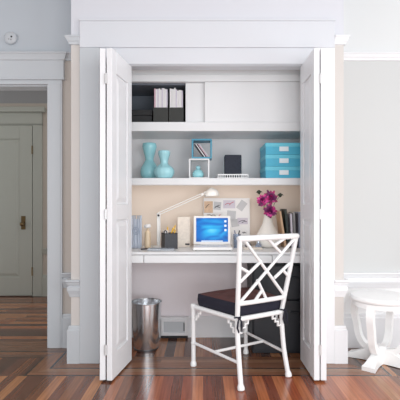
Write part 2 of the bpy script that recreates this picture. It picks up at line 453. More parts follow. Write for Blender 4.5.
def bifold(idx, label, A_near, A_far, B_near, B_far, hx):
    r = root('door_%d' % idx, ((A_far[0]+B_near[0])/2, 0, .012), label, 'door', kind='structure')
    for near, far in ((A_near, A_far), (B_near, B_far)):
        mx, w = leaf_matrix(near, far, .012)
        bm = BM(); panel_door(bm, mx, w, 2.035, T, RAILS, .075)
        fin('door_leaf', bm, M['door'], r, bevel=.003)
    for z in (.20, 1.03, 1.86):
        bm = BM()
        tube(bm, [(hx, A_near[1]-.004, z-.032), (hx, A_near[1]-.004, z+.032)], .0045, 8)
        box(bm, hx-.010, hx+.010, A_near[1]-.0015, A_near[1], z-.030, z+.030)
        fin('hinge', bm, M['hinge'], r)
    return r
# local y of a leaf = left of the far->near direction; near end is towards the room (-y), so that is +x
bifold(1, 'white panelled bifold door folded open on the left of the closet',
       (-.632, -.335), (-.700, .030), (-.590, -.335), (-.529, .026), -.594)
bifold(2, 'white panelled bifold door folded open on the right of the closet',
       (.721, -.335), (.727, .030), (.679, -.335), (.677, .026), .7175)
# hall door
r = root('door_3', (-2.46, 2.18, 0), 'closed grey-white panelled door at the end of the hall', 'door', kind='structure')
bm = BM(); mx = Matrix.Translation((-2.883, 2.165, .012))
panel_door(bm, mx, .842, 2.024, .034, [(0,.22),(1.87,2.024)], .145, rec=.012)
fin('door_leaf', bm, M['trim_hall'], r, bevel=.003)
bm = BM(); box(bm, -2.168, -2.118, 2.159, 2.165, .80, .96)
tube(bm, [(-2.137, 2.16, .865), (-2.137, 2.13, .865)], .009); lathe(bm, smooth_prof([(.004,-.026),(.022,-.018),(.028,0),(.022,.018),(.004,.026)],4), (-2.137, 2.115, .865), 16)
fin('door_handle', bm, M['brass'], r, smooth=True)
for z in (.3, 1.75):
    bm = BM(); tube(bm, [(-2.038, 2.160, z-.05), (-2.038, 2.160, z+.05)], .007, 8); fin('hinge', bm, M['brass'], r)

# smoke detector
bm = BM()
cmx = Matrix.Translation((-1.466, YH, 2.360)) @ Matrix.Rotation(PI/2, 4, 'X')
lathe(bm, [(.046,0),(.048,.012),(.046,.022),(.036,.030),(.020,.034),(.002,.035)], n=32); bm.transform(cmx)
r = root('smoke_detector', (-1.466, YH, 2.360), 'round white smoke detector on the wall above the hall doorway', 'smoke detector')
fin('detector_case', bm, M['trim_left'], r, smooth=True)
for dx, dz, s in ((.014,.004,.007), (-.006,-.014,.005), (.010,-.018,.005)):
    bm = BM(); lathe(bm, [(s,.030),(s,.036),(.001,.0365)], n=10); bm.transform(Matrix.Translation((-1.466+dx, YH, 2.360+dz)) @ Matrix.Rotation(PI/2, 4, 'X'))
    fin('detector_vent', bm, M['greyspine'] if s < .006 else M['rubber'], r)

# ------------------------------------------------------------------ built-ins
YF = .20
r = root('sliding_door_cabinet', (.03, YF, 1.632), 'long white built-in cabinet with sliding fronts along the closet top', 'cabinet')
bm = BM(); box(bm, CL+.004, CR-.004, YF, CB-.004, 1.632, 1.699); fin('bottom_board', bm, M['built'], r, bevel=.003)
bm = BM(); box(bm, CL+.004, CR-.004, YF+.004, YF+.05, 1.998, 2.050); box(bm, CL+.004, CR-.004, YF+.03, YF+.05, 2.050, 2.095); fin('top_rail', bm, M['built'], r, bevel=.002)
bm = BM(); box(bm, CL+.004, CR-.004, CB-.016, CB-.005, 1.70, 1.997); box(bm, CL+.004, CL+.014, YF+.06, CB-.016, 1.70, 1.997); box(bm, CL+.004, CR-.004, YF+.05, CB-.005, 1.985, 1.997)
fin('back_panel', bm, M['slate'], r)
bm = BM(); box(bm, -.130, .105, YF+.038, YF+.054, 1.701, 1.996)
fin('sliding_door', bm, M['built'], r, bevel=.002)
bm = BM(); box(bm, .012, CR-.006, YF+.010, YF+.028, 1.701, 1.996); fin('sliding_door', bm, M['built'], r, bevel=.002)
bm = BM(); box(bm, -.134, -.120, YF+.06, CB-.02, 1.70, 1.985); fin('partition', bm, M['black'], r)

# lower shelf with a front lip added to hide a warm fill light
bm = BM(); box(bm, CL+.004, CR-.004, YF, CB-.003, 1.262, 1.286); box(bm, CL+.004, CR-.004, YF, YF+.02, 1.235, 1.262)
put(fin('wall_shelf', bm, M['built'], bevel=.003), 'thick white closet shelf holding turquoise vases and boxes', 'shelf')

# desk
r = root('built_in_desk', (.03, .06, .67), 'white built-in desk with drawers spanning the closet', 'desk')
bm = BM(); box(bm, CL+.004, CR-.004, .055, CB-.024, .738, DT); fin('desktop', bm, M['built'], r, bevel=.003)
bm = BM(); box(bm, CL+.004, CR-.004, .080, CB-.024, .682, .737); fin('apron', bm, M['built'], r)
for x0, x1 in ((CL+.006, -.420), (-.414, .484), (.490, CR-.006)):
    bm = BM(); box(bm, x0, x1, .060, .079, .679, .733); fin('drawer', bm, M['built'], r, bevel=.002)

# register cover at the closet back
r = root('floor_register', (-.21, .53, 0), 'white baseboard heating register with a framed panel beside the trash can', 'register')
bm = BM(); box(bm, -.345, -.125, .532, .567, .024, .172); box(bm, -.350, -.120, .522, .567, .166, .176)
for a in ((-.337,-.133,.036,.050), (-.337,-.133,.142,.156), (-.337,-.323,.050,.142), (-.147,-.133,.050,.142)): box(bm, a[0], a[1], .520, .532, a[2], a[3])
fin('cover', bm, M['trim'], r, bevel=.002)
bm = BM(); box(bm, -.320, -.150, .5295, .5318, .053, .139); fin('inset_panel', bm, M['trim_left'], r)  # greyer colour paints shading into the recess
bm = BM(); box(bm, -.158, -.151, .526, .5292, .065, .130); fin('slot', bm, M['gap'], r)
bm = BM(); box(bm, -.345, -.125, .548, .567, 0, .023); fin('shadow_strip', bm, M['gap'], r)  # dark block painting in the shadow beneath the register

# file cabinet
r = root('file_cabinet', (.60, .36, 0), 'black two-drawer file cabinet under the right end of the desk', 'cabinet')
bm = BM(); box(bm, .362, .80, .188, .56, 0, .655); fin('cabinet_body', bm, M['filecab'], r, bevel=.004)
for z0, z1 in ((.03,.392),(.402,.645)):
    bm = BM(); box(bm, .368, .794, .156, .171, z0, z1); d = fin('drawer', bm, M['filecab'], r, bevel=.004)
    bm = BM(); tube(bm, [(.64,.168,z1-.08),(.64,.135,z1-.08),(.72,.135,z1-.08),(.72,.168,z1-.08)], .005, 8); fin('drawer_pull', bm, M['filecab'], d)

# ------------------------------------------------------------------ trash can
c = (-.432, .300, 0)
r = root('trash_can', c, 'brushed steel flared trash can under the left end of the desk', 'trash can')
bm = BM(); lathe(bm, [(.088,.0),(.090,.006),(.1205,.352)], c, 48, cap1=False); lathe(bm, [(.086,.012),(.1165,.350)], c, 48, cap1=False)
fin('can_body', bm, M['steel'], r, smooth=True)
bm = BM(); ring = [(.1215+.0035*math.cos(a), .354+.0035*math.sin(a)) for a in [k*PI/4 for k in range(9)]]
lathe(bm, ring, c, 48, cap0=False, cap1=False); fin('rim', bm, M['steel'], r, smooth=True)
bm = BM(); lathe(bm, [(.0915,.0),(.0925,.012),(.091,.013)], c, 48); fin('base_ring', bm, M['steel_in'], r, smooth=True)

# ------------------------------------------------------------------ chair
CX, CY, YAW = .2396, -.124, .5689
WF, WR, DD, FB, TB, WT, WFO, HS, ZT, ZL = .2239, .1778, .2143, .0516, .0837, .2241, .1887, .4142, .891, .4989
r = root('bamboo_style_chair', (CX, CY, 0), 'white faux-bamboo chair with a lattice back and dark tied cushion', 'chair', rz=YAW)
def bamboo(bm, pts, r0, knots=()):
    tube(bm, pts, r0, 12)
    for k in knots:
        p = Vector(pts[0]).lerp(Vector(pts[-1]), k); d = (Vector(pts[-1])-Vector(pts[0])).normalized()
        tube(bm, [p-d*.008, p-d*.004, p+d*.004, p+d*.008], [r0*1.0, r0*1.22, r0*1.22, r0*1.0], 12)
def foot(bm, p, r0, d=(0,0,1)):
    d = Vector(d).normalized(); p = Vector(p)
    tube(bm, [p, p+d*.004, p+d*.020, p+d*.030, p+d*.036], [r0*1.1, r0*1.4, r0*1.4, r0*1.15, r0], 12)
L = dict(local=True, smooth=True)
RL = .0145
for s in (-1, 1):                                        # front legs
    bm = BM(); bamboo(bm, [(s*WF, DD, 0), (s*WF, DD, HS)], RL, (.38,)); foot(bm, (s*WF, DD, 0), RL); fin('leg', bm, M['white'], r, **L)
lean = lambda z: (z-HS)/(ZT-HS)
for s in (-1, 1):                                        # rear legs flow into back posts
    bm = BM()
    pts = smooth_prof([(s*WFO, -DD-FB, 0), (s*(WR+.002), -DD-.018, .17), (s*WR, -DD, .33), (s*WR, -DD-.001, HS-.012)], 4)
    tube(bm, pts, RL*1.05, 12); foot(bm, (s*WFO, -DD-FB, 0), RL*1.05, (0,.18,1)); fin('leg', bm, M['white'], r, **L)
def bk(u, z):                                            # point on the back plane: u in -1..1
    t = lean(z); return Vector((u*(WR+(WT-WR)*t), -DD-TB*t, z))
for s in (-1, 1):
    bm = BM(); tube(bm, [bk(s, HS-.012), bk(s, .55), bk(s, .7), bk(s, ZT-.005)], RL*1.02, 12); fin('back_post', bm, M['white'], r, **L)
bm = BM()
tube(bm, [bk(-1.06, ZT-.002), bk(-1.02, ZT), bk(-.5, ZT+.001)+Vector((0,-.010,0)), bk(0, ZT+.002)+Vector((0,-.014,0)), bk(.5, ZT+.001)+Vector((0,-.010,0)), bk(1.02, ZT), bk(1.06, ZT-.002)],
     [.0145,.0180,.0175,.0175,.0175,.0180,.0145], 12); fin('top_rail', bm, M['white'], r, **L)
bm = BM(); tube(bm, [bk(-1, ZL), bk(-.5, ZL)+Vector((0,-.006,0)), bk(.5, ZL)+Vector((0,-.006,0)), bk(1, ZL)], .0145, 12); fin('bottom_rail', bm, M['white'], r, **L)
def uv(u, v): return bk(-1+2*u, ZT+(ZL-ZT)*v)
bars = [((.06,.0),(1,.98)), ((1,.0),(.02,1)),
        ((.45,0),(.755,.26)), ((.83,0),(.605,.13)), ((0,.68),(.40,.36)), ((0,.42),(.19,.53)),
        ((.36,.66),(.60,1)), ((.34,1.0),(.48,.83)), ((.70,.66),(1,.42)), ((1,.66),(.85,.54))]
bm = BM()
for a, b in bars: tube(bm, [uv(*a), uv(*b)], .0098, 10)
fin('lattice', bm, M['white'], r, **L)
bm = BM()                                                # seat frame
cs = [Vector((-WF,DD,HS-.012)), Vector((WF,DD,HS-.012)), Vector((WR,-DD,HS-.012)), Vector((-WR,-DD,HS-.012))]
for k in range(4): tube(bm, [cs[k], cs[(k+1)%4]], .0155, 12)
for q in (cs[0], cs[1]): tube(bm, [q+Vector((0,0,-.016)), q+Vector((0,0,.014)), q+Vector((0,0,.018))], [.019,.019,.014], 12)
vs = [bm.verts.new(q*1 + Vector((0,0,.010))) for q in cs]; vs2 = [bm.verts.new(q+Vector((0,0,-.006))) for q in cs]
bm.faces.new(vs); bm.faces.new(list(reversed(vs2)))
fin('seat_frame', bm, M['white'], r, **L)
def bracket(p, d):                                       # little fretwork corner bracket
    bm = BM(); p = Vector(p); d = Vector(d).normalized(); Z = Vector((0,0,-1))
    tube(bm, [p+Z*.075+d*.006, p+Z*.075+d*.026, p+Z*.048+d*.026, p+Z*.048+d*.048, p+Z*.026+d*.048, p+Z*.026+d*.070, p+Z*.004+d*.070], .0078, 8)
    fin('corner_bracket', bm, M['white'], r, **L)
sd = Vector((WR-WF, -2*DD, 0)).normalized()
for s in (-1, 1):
    a = Vector((s*WF, DD, HS-.02)); b = Vector((s*WR, -DD, HS-.02)); d = (b-a).normalized()
    bracket(a+d*.008, d); bracket(b-d*.008, -d)
    bracket(a+Vector((-s*.008,0,0)), (-s,0,0)); bracket(b+Vector((-s*.008,0,0)), (-s,0,0))
for s in (-1, 1):                                        # H stretcher
    bm = BM(); tube(bm, [(s*WF, DD, .158), (s*(WR+.004), -DD-.020, .150)], .0095, 10); fin('stretcher', bm, M['white'], r, **L)
bm = BM(); tube(bm, [(-(WF+WR)/2-.003, 0, .152), ((WF+WR)/2+.003, 0, .152)], .0095, 10); fin('stretcher', bm, M['white'], r, **L)
# cushion: tufted top, dark boxing
def cushion():
    n = 24; zb, zt = HS+.001, HS+.082
    side, top = BM(), BM()
    def P(i, j, z):
        u, v = -1+2*i/n, -1+2*j/n
        hw = (WF if False else (WR+(WF-WR)*(v+1)/2))-.004
        return Vector((u*hw*(1-.02*v*v), v*(DD-.026)*(1-.02*u*u)-.018, z))
    def topz(i, j):
        u, v = -1+2*i/n, -1+2*j/n
        z = zt+.020*(1-u*u)**.5*(1-v*v)**.5
        for a, b in ((-.45,-.45),(.45,-.45),(-.45,.45),(.45,.45),(0,0)):
            z -= .014*math.exp(-((u-a)**2+(v-b)**2)/.025)
        return z
    G = [[top.verts.new(P(i, j, topz(i, j))) for j in range(n+1)] for i in range(n+1)]
    for i in range(n):
        for j in range(n): top.faces.new([G[i][j], G[i+1][j], G[i+1][j+1], G[i][j+1]])
    ring = [(i,0) for i in range(n)]+[(n,j) for j in range(n)]+[(i,n) for i in range(n,0,-1)]+[(0,j) for j in range(n,0,-1)]
    rows = []
    for z, s in ((zb,.975),(zb+.010,1.0),((zb+zt)/2,1.02),(zt-.008,1.008),(zt-.001,1.0)):
        row = []
        for i, j in ring:
            p = P(i, j, z); row.append(side.verts.new(Vector((p.x*s, p.y*s, z if s != 1.0 or z < zt-.003 else topz(i,j)))))
        rows.append(row)
    m = len(ring)
    for a, b in zip(rows, rows[1:]):
        for k in range(m): side.faces.new([a[k], a[(k+1)%m], b[(k+1)%m], b[k]])
    side.faces.new(list(reversed(rows[0])))
    return side, top
cu = root('seat_cushion', (CX, CY, HS), 'dark purple-brown tufted cushion with navy sides tied on the lattice chair', 'cushion', rz=YAW)
MW[cu.name] = Matrix.Translation((CX, CY, HS)) @ Matrix.Rotation(YAW, 4, 'Z')
side, top = cushion()
side.transform(Matrix.Translation((0,0,-HS))); top.transform(Matrix.Translation((0,0,-HS)))
fin('boxing', side, M['cush_side'], cu, **L); fin('cushion_top', top, M['cush_top'], cu, **L)
for s in (-1, 1):                                        # ties knotted round the rear posts
    bm = BM(); b = Vector((s*WR, -DD-.002, HS+.002-HS))
    ring = [b+Vector((.0185*math.cos(a), .0185*math.sin(a), .004*math.sin(2*a))) for a in [k*PI/6 for k in range(13)]]
    tube(bm, ring, .0045, 6)
    k0 = b+Vector((s*.004, -.021, 0)); tube(bm, [k0+Vector((-.010,0,0)), k0, k0+Vector((.010,0,0))], [.004,.010,.004], 8)
    for q in (-1, 1):
        tube(bm, [k0, k0+Vector((q*.012,-.006,-.02)), k0+Vector((q*.016,-.004,-.055)), k0+Vector((q*.012+.004,-.008,-.085))], [.003,.0055,.006,.004], 6)
    fin('tie', bm, M['cush_side'], cu, **L)

# ------------------------------------------------------------------ round stool at the right
SX, SY = 1.225, -.005
r = root('round_stool', (SX, SY, 0), 'round white pedestal stool with four bowed legs beside the right wall', 'stool', rz=.05)
bm = BM(); lathe(bm, [(.001,.432),(.185,.432),(.196,.436),(.202,.446),(.202,.458),(.196,.466),(.18,.469),(.001,.470)], n=56, cap0=False, cap1=False); fin('stool_top', bm, M['stool'], r, **L)
bm = BM(); lathe(bm, [(.188,.4315),(.188,.400),(.176,.400),(.176,.4315)], n=56, cap0=False, cap1=False); fin('apron', bm, M['stool'], r, **L)
def ribbon(bm, pts, a, w, t):
    """flat bar: pts are (radius, z, thickness) in the vertical plane at angle a, w tangential width"""
    d = Vector((math.cos(a), math.sin(a), 0)); q = Vector((-d.y, d.x, 0)); rows = []
    for i, p in enumerate(pts):
        A = pts[max(i-1, 0)]; B = pts[min(i+1, len(pts)-1)]
        tr, tz = B[0]-A[0], B[1]-A[1]; l = math.hypot(tr, tz); nr, nz = -tz/l, tr/l
        th = p[2]/2; ww = p[3]/2
        row = []
        for sn, sq in ((1,1),(1,-1),(-1,-1),(-1,1)):
            row.append(bm.verts.new(d*(p[0]+nr*th*sn)+q*ww*sq+Vector((0,0,max(.0005, p[1]+nz*th*sn)))))
        rows.append(row)
    for x, y in zip(rows, rows[1:]):
        for k in range(4): bm.faces.new([x[k], x[(k+1)%4], y[(k+1)%4], y[k]])
    bm.faces.new(rows[0]); bm.faces.new(list(reversed(rows[-1])))
for k in range(4):
    a = PI/4+k*PI/2
    bm = BM()
    ribbon(bm, smooth_prof([(.168,.420,.040,.050),(.188,.34,.038,.047),(.169,.25,.038,.045),(.152,.165,.038,.045),(.112,.108,.040,.045),(.055,.090,.040,.045),(.015,.088,.040,.045)], 5), a, .045, .03)
    ribbon(bm, smooth_prof([(.015,.052,.10,.045),(.07,.048,.088,.048),(.13,.036,.064,.058),(.185,.022,.040,.074),(.225,.0155,.029,.088)], 5), a, .05, .03)
    fin('leg', bm, M['stool'], r, **L)
bm = BM(); lathe(bm, [(.001,.055),(.034,.055),(.040,.065),(.040,.110),(.034,.122),(.001,.124)], n=24, cap0=False, cap1=False); fin('hub', bm, M['stool'], r, **L)

# ------------------------------------------------------------------ upper cabinet contents
ZU = 1.700
r = root('storage_box', (-.44, .36, ZU), 'black lidded storage box in the open bay of the top cabinet', 'box')
bm = BM(); box(bm, -.62, -.387, .29, .50, ZU, ZU+.066); fin('box_body', bm, M['black'], r, bevel=.003)
bm = BM(); box(bm, -.624, -.383, .286, .504, ZU+.067, ZU+.108); fin('lid', bm, M['black'], r, bevel=.003)
for hx0, hx1, side in ((-.372, -.262, 'left'), (-.255, -.146, 'right')):
    r = root('magazine_holder', ((hx0+hx1)/2, .37, ZU), 'black magazine holder, %s of the pair in the top cabinet' % side, 'magazine holder', group='black magazine holders in the top cabinet')
    bm = BM(); y0, y1 = .255, .50
    box(bm, hx0, hx1, y0, y1, ZU, ZU+.004); box(bm, hx0, hx1, y0, y0+.003, ZU+.004, ZU+.118); box(bm, hx0, hx1, y1-.003, y1, ZU+.004, ZU+.26)
    for x in (hx0, hx1-.003):
        vs = [(y0+.003,ZU+.004),(y1-.003,ZU+.004),(y1-.003,ZU+.26),(y1-.08,ZU+.26),(y0+.003,ZU+.118)]
        a = [bm.verts.new((x, y, z)) for y, z in vs]; b = [bm.verts.new((x+.003, y, z)) for y, z in vs]
        bm.faces.new(a); bm.faces.new(list(reversed(b)))
        for k in range(5): bm.faces.new([a[k], a[(k+1)%5], b[(k+1)%5], b[k]])
    fin('holder_case', bm, M['holder'], r)
    n = 9; w = (hx1-hx0-.010)/n
    for k in range(n):
        h = random.uniform(.256,.268) - (.014 if side == 'right' and k > 4 else 0)
        x = hx0+.005+k*w
        bm = BM(); box(bm, x+.0007, x+w-.0007, y0+.010+random.random()*.006, y0+.20, ZU+.005, ZU+h)
        m = M['paper3'] if (side == 'left' and k == 0) else random.choice([M['paper'], M['paper'], M['paper'], M['paper2']])
        o = fin('magazine', bm, m)
        lab = 'pink-spined magazine standing first in the left black magazine holder' if m is M['paper3'] else 'pale-spined magazine standing among others in the %s black magazine holder' % side
        put(o, lab, 'magazine', 'magazines in the %s black holder' % side)

# ------------------------------------------------------------------ lower shelf things
ZS = 1.287
def vase_tall():
    bm = BM(); c = (-.424, .44, ZS)
    pr = smooth_prof([(.040,0),(.054,.012),(.066,.050),(.058,.092),(.034,.130),(.031,.150),(.042,.190),(.052,.228),(.051,.246),(.046,.256),(.043,.250)], 5); pr = [(a*1.08, b*1.13) for a, b in pr]
    lathe(bm, pr, c, 40, cap1=False); lathe(bm, [(.0463,.2825),(.030,.22),(.002,.19)], c, 40, cap0=False)
    return fin('vase', bm, M['turq'], smooth=True)
put(vase_tall(), 'tall turquoise double-gourd vase on the closet shelf', 'vase', 'turquoise gourd vases')
bm = BM(); c = (-.294, .285, ZS)
pr = smooth_prof([(.044,0),(.060,.010),(.075,.042),(.070,.075),(.042,.100),(.028,.118),(.033,.150),(.044,.186),(.044,.202),(.040,.210),(.036,.205)], 5)
lathe(bm, pr, c, 48, ribs=14, ribd=.025, cap1=False); lathe(bm, [(.036,.205),(.026,.16),(.002,.15)], c, 48, cap0=False)
put(fin('vase', bm, M['turq2'], smooth=True), 'shorter ribbed turquoise gourd vase with a wide round belly', 'vase', 'turquoise gourd vases')
def cube_frame(name, x0, x1, y0, y1, z0, z1, t, m, label):
    bm = BM()
    box(bm, x0, x1, y0, y1, z0, z0+t); box(bm, x0, x1, y0, y1, z1-t, z1)
    box(bm, x0, x0+t, y0, y1, z0+t, z1-t); box(bm, x1-t, x1, y0, y1, z0+t, z1-t)
    return put(fin(name, bm, m, bevel=.0015), label, 'cube shelf')
cube_frame('cube_organizer', -.105, .047, .27, .42, ZS, ZS+.150, .009, M['white'], 'small open white cube on the shelf holding a tiny turquoise jar')
cube_frame('cube_organizer', -.085, .067, .275, .42, ZS+.151, ZS+.300, .012, M['cubeblue'], 'small open teal cube stacked on the white one, holding leaning discs')
r = root('small_jar', (-.038, .345, ZS+.009), 'tiny turquoise gourd-shaped jar inside the white cube', 'jar')
bm = BM(); lathe(bm, smooth_prof([(.030,0),(.042,.010),(.044,.034),(.028,.058),(.014,.066)],4), (-.038,.345,ZS+.0095), 28); fin('jar_body', bm, M['turq'], r, smooth=True)
bm = BM(); lathe(bm, smooth_prof([(.013,.067),(.018,.078),(.017,.086),(.006,.094)],4), (-.038,.345,ZS+.0095), 20); fin('stopper', bm, M['turq2'], r, smooth=True)
for k in range(5):
    mx = Matrix.Translation((-.0465+k*.009+.054, .30, ZS+.1645)) @ Matrix.Rotation(-.62, 4, 'Y')
    bm = BM(); box(bm, -.0030, .0030, 0, .10, .001, .122, mx)
    z0 = min(v.co.z for v in bm.verts); bm.transform(Matrix.Translation((0,0,ZS+.1635-z0)))
    m, w = [(M['ink'],'black'), (M['paper'],'white'), (M['ink'],'second black'), (M['paper3'],'pink'), (M['paper4'],'grey')][k]
    put(fin('disc_case', bm, m), '%s disc case leaning inside the small teal cube' % w, 'disc case', 'disc cases in the teal cube')
# lattice tray and charcoal box on it
r = root('lattice_tray', (.215, .33, ZS), 'white pierced tray on the shelf carrying a charcoal box', 'tray')
bm = BM(); box(bm, .108, .338, .25, .40, ZS, ZS+.006)
for y in (.25, .398):
    box(bm, .108, .338, y, y+.003, ZS+.024, ZS+.032)
    for k in range(14): 
        x = .111+k*.0172; tube(bm, [(x, y+.0015, ZS+.004), (x+.006, y+.0015, ZS+.030)], .003, 6); tube(bm, [(x+.006, y+.0015, ZS+.004), (x, y+.0015, ZS+.030)], .003, 6)
for x in (.108, .335):
    box(bm, x, x+.003, .25, .40, ZS+.024, ZS+.032); box(bm, x, x+.003, .25, .40, ZS+.004, ZS+.010)
fin('tray_body', bm, M['white'], r)
r = root('charcoal_box', (.225, .33, ZS+.006), 'small charcoal fabric box standing on the white pierced tray', 'box')
bm = BM(); box(bm, .163, .292, .285, .37, ZS+.0065, ZS+.181); fin('box_body', bm, M['navy'], r, bevel=.008)
bm = BM(); box(bm, .160, .300, .371, .380, ZS+.0065, ZS+.187); fin('backing', bm, M['label'], r, bevel=.003)
# three lidded boxes
for k, w in enumerate(('bottom', 'middle', 'top')):
    z = ZS+.0005+k*.0875; x0, x1, y0, y1 = .466, .790, .225, .535
    r = root('lidded_box', ((x0+x1)/2, (y0+y1)/2, z), 'turquoise lidded box with a white label, %s of the stack of three' % w, 'box', group='stacked turquoise lidded boxes')
    bm = BM(); box(bm, x0, x1, y0, y1, z, z+.060); fin('box_body', bm, M['bluebox'], r, bevel=.002)
    bm = BM(); box(bm, x0-.003, x1+.003, y0-.003, y1+.003, z+.056, z+.0865); fin('lid', bm, M['bluelid'], r, bevel=.003)
    cx = .600; bm = BM(); box(bm, cx-.034, cx+.034, y0-.007, y0-.0032, z+.024, z+.058); h = fin('label_holder', bm, M['label'], r, bevel=.001)

# ------------------------------------------------------------------ desk things
Z = DT+.0008
# wire letter rack at the far left
r = root('letter_rack', (-.51, .33, Z), 'bluish silver scroll-work letter rack at the left end of the desk', 'letter rack')
for y in (.30, .36):
    bm = BM(); x0, x1, h = -.541, -.478, .250
    tube(bm, [(x0,y,Z+.004),(x0,y,Z+h),(x1,y,Z+h),(x1,y,Z+.004),(x0,y,Z+.004)], .0042, 8)
    xm = (x0+x1)/2
    for zc, rr in ((.135,.024),(.135,.013)):
        tube(bm, [(xm+rr*math.cos(a), y, Z+zc+1.15*rr*math.sin(a)) for a in [k*PI/8 for k in range(17)]], .003, 6)
    for dx in (-.013, .013):
        tube(bm, [(xm+dx, y, Z+.004),(xm+dx, y, Z+.112)], .003, 6); tube(bm, [(xm+dx, y, Z+.158),(xm+dx, y, Z+h)], .003, 6)
    fin('scroll_panel', bm, M['silverblue'], r, smooth=True)
bm = BM(); box(bm, -.544, -.475, .296, .364, Z, Z+.004); fin('rack_base', bm, M['silver'], r)
o = BM(); box(o, -.537, -.482, .318, .322, Z+.005, Z+.225); put(fin('envelope', o, M['paper5']), 'pale grey-blue envelope standing in the scroll-work letter rack', 'envelope')
# frosted jar with tilted white cap
r = root('lotion_bottle', (-.428, .36, Z), 'beige frosted bottle with a tilted white cap behind the desk tray', 'bottle')
bm = BM(); lathe(bm, smooth_prof([(.020,0),(.024,.006),(.024,.10),(.020,.125),(.010,.138),(.009,.150)],4), (-.428,.36,Z), 24); fin('bottle_body', bm, M['beige'], r, smooth=True)
bm = BM(); lathe(bm, [(.012,0),(.026,.006),(.028,.022),(.020,.030),(.001,.031)], (0,0,0), 24, cap1=False); bm.transform(Matrix.Translation((-.428,.36,Z+.152)) @ Matrix.Rotation(-.12,4,'Y')); fin('cap', bm, M['white'], r, smooth=True)
# swing-arm lamp
lx, ly = -.347, .40
r = root('desk_lamp', (lx, ly, Z), 'white swing-arm desk lamp reaching over the laptop', 'lamp')
bm = BM(); lathe(bm, [(.050,0),(.052,.006),(.048,.012),(.014,.016),(.012,.022)], (lx,ly,Z), 32); fin('lamp_base', bm, M['lamp'], r, smooth=True)
bm = BM()
for dx in (-.010, .010): tube(bm, [(lx+dx, ly, Z+.018), (lx+dx, ly, Z+.268)], .0045, 10)
box(bm, lx-.012, lx+.012, ly-.003, ly+.003, Z+.02, Z+.265)
fin('lower_arm', bm, M['lamp'], r, smooth=True)
bm = BM(); tube(bm, [(lx, ly-.016, Z+.250), (lx, ly+.014, Z+.250)], .008, 14); fin('joint_knob', bm, M['rubber'], r, smooth=True)
e0, e1 = Vector((lx, ly, Z+.262)), Vector((-.004, ly+.02, 1.172))
bm = BM()
dv = (e1-e0).normalized(); nn = Vector((-dv.z, 0, dv.x))
for q in (-.008, .008): tube(bm, [e0+nn*q, e1+nn*q], .0038, 8)
fin('upper_arm', bm, M['lamp'], r, smooth=True)
bm = BM(); tube(bm, [e1+Vector((0,-.014,0)), e1+Vector((0,.014,0))], .010, 12); tube(bm, [e1, e1+Vector((.022,0,.018)), e1+Vector((.07,0,.030))], .006, 8); fin('head_joint', bm, M['lamp'], r, smooth=True)
hc = Vector((.070, ly+.02, 1.166))
bm = BM(); sm = Matrix.Translation(hc) @ Matrix.Rotation(-.08, 4, 'Y')
lathe(bm, smooth_prof([(.058,-.008),(.058,.004),(.052,.024),(.038,.042),(.020,.052),(.012,.058),(.002,.060)],4), n=36, cap0=False); lathe(bm, smooth_prof([(.055,-.008),(.050,.020),(.036,.038),(.002,.048)],4), n=36, cap0=False)
bm.transform(sm); fin('lamp_shade', bm, M['lamp'], r, smooth=True)
bm = BM(); lathe(bm, smooth_prof([(.001,-.004),(.014,.002),(.019,.014),(.014,.030),(.009,.042)],4), n=20, cap0=False); bm.transform(sm); fin('bulb', bm, mat('bulb_glass', S(250,240,220), .4, emit=(S(255,236,205), .2)), r, smooth=True)
# pencil cup (square, turned a little) + contents
cxm = Matrix.Translation((-.254, .30, Z)) @ Matrix.Rotation(.30, 4, 'Z')
cxm = Matrix.Translation((-.256, .31, Z)) @ Matrix.Rotation(.38, 4, 'Z')
r = root('pencil_cup', (-.256, .31, Z), 'square black mesh pencil cup beside the laptop', 'pencil cup', rz=.38)
bm = BM(); s = .050; t = .003; h = .115
box(bm, -s, s, -s, s, 0, .003, cxm)
for a in ((-s, s, -s, -s+t), (-s, s, s-t, s), (-s, -s+t, -s+t, s-t), (s-t, s, -s+t, s-t)): box(bm, a[0], a[1], a[2], a[3], .003, h, cxm)
fin('cup_body', bm, M['wire'], r)
bm = BM()
for a in ((-s-.001, s+.001, -s-.001, -s+.004), (-s-.001, s+.001, s-.004, s+.001), (-s-.001, -s+.004, -s+.004, s-.004), (s-.004, s+.001, -s+.004, s-.004)): box(bm, a[0], a[1], a[2], a[3], h, h+.004, cxm)
fin('cup_rim', bm, M['rubber'], r)
for k, (x, y, dx, dy, Lh, w) in enumerate(((.020,-.022,.16,-.04,.160,'nearest the front of the cup'), (-.010,.016,.38,.0,.178,'middle of the leaning ones'), (-.014,.028,.52,.0,.205,'most slanted'), (-.004,.040,.02,.0,.172,'at the back of the cup'))):
    d = Vector((dx, dy, 1)).normalized(); p0 = cxm @ Vector((x-dx*.03, y-dy*.03, .006)); d = cxm.to_3x3() @ d
    rr = root('pencil', p0, 'yellow pencil in the black cup, the %s one' % w, 'pencil', group='yellow pencils in the black cup')
    bm = BM(); tube(bm, [p0, p0+d*(Lh-.018)], .0050, 6); fin('shaft', bm, M['pencil'], rr)
    bm = BM(); tube(bm, [p0+d*(Lh-.018), p0+d*Lh], [.0049,.0006], 6); fin('point', bm, M['pencilwood'], rr)
bm = BM(); box(bm, -.036, -.004, -.012, .010, .006, .140, cxm @ Matrix.Rotation(-.08, 4, 'Y')); put(fin('note_pad', bm, M['paper']), 'white note pad standing in the black pencil cup', 'note pad')
rr = root('scissors', cxm @ Vector((-.040,-.028,.006)), 'black-handled scissors at the left of the pencil cup', 'scissors')
bm = BM(); box(bm, -.041, -.037, -.034, -.026, .006, .105, cxm); fin('blades', bm, M['silver'], rr)
bm = BM(); cc = cxm @ Vector((-.040,-.030,.122)); tube(bm, [cc+Vector((.011*math.cos(a), 0, .015*math.sin(a))) for a in [k*PI/8 for k in range(17)]], .004, 8); fin('handles', bm, M['rubber'], rr, smooth=True)
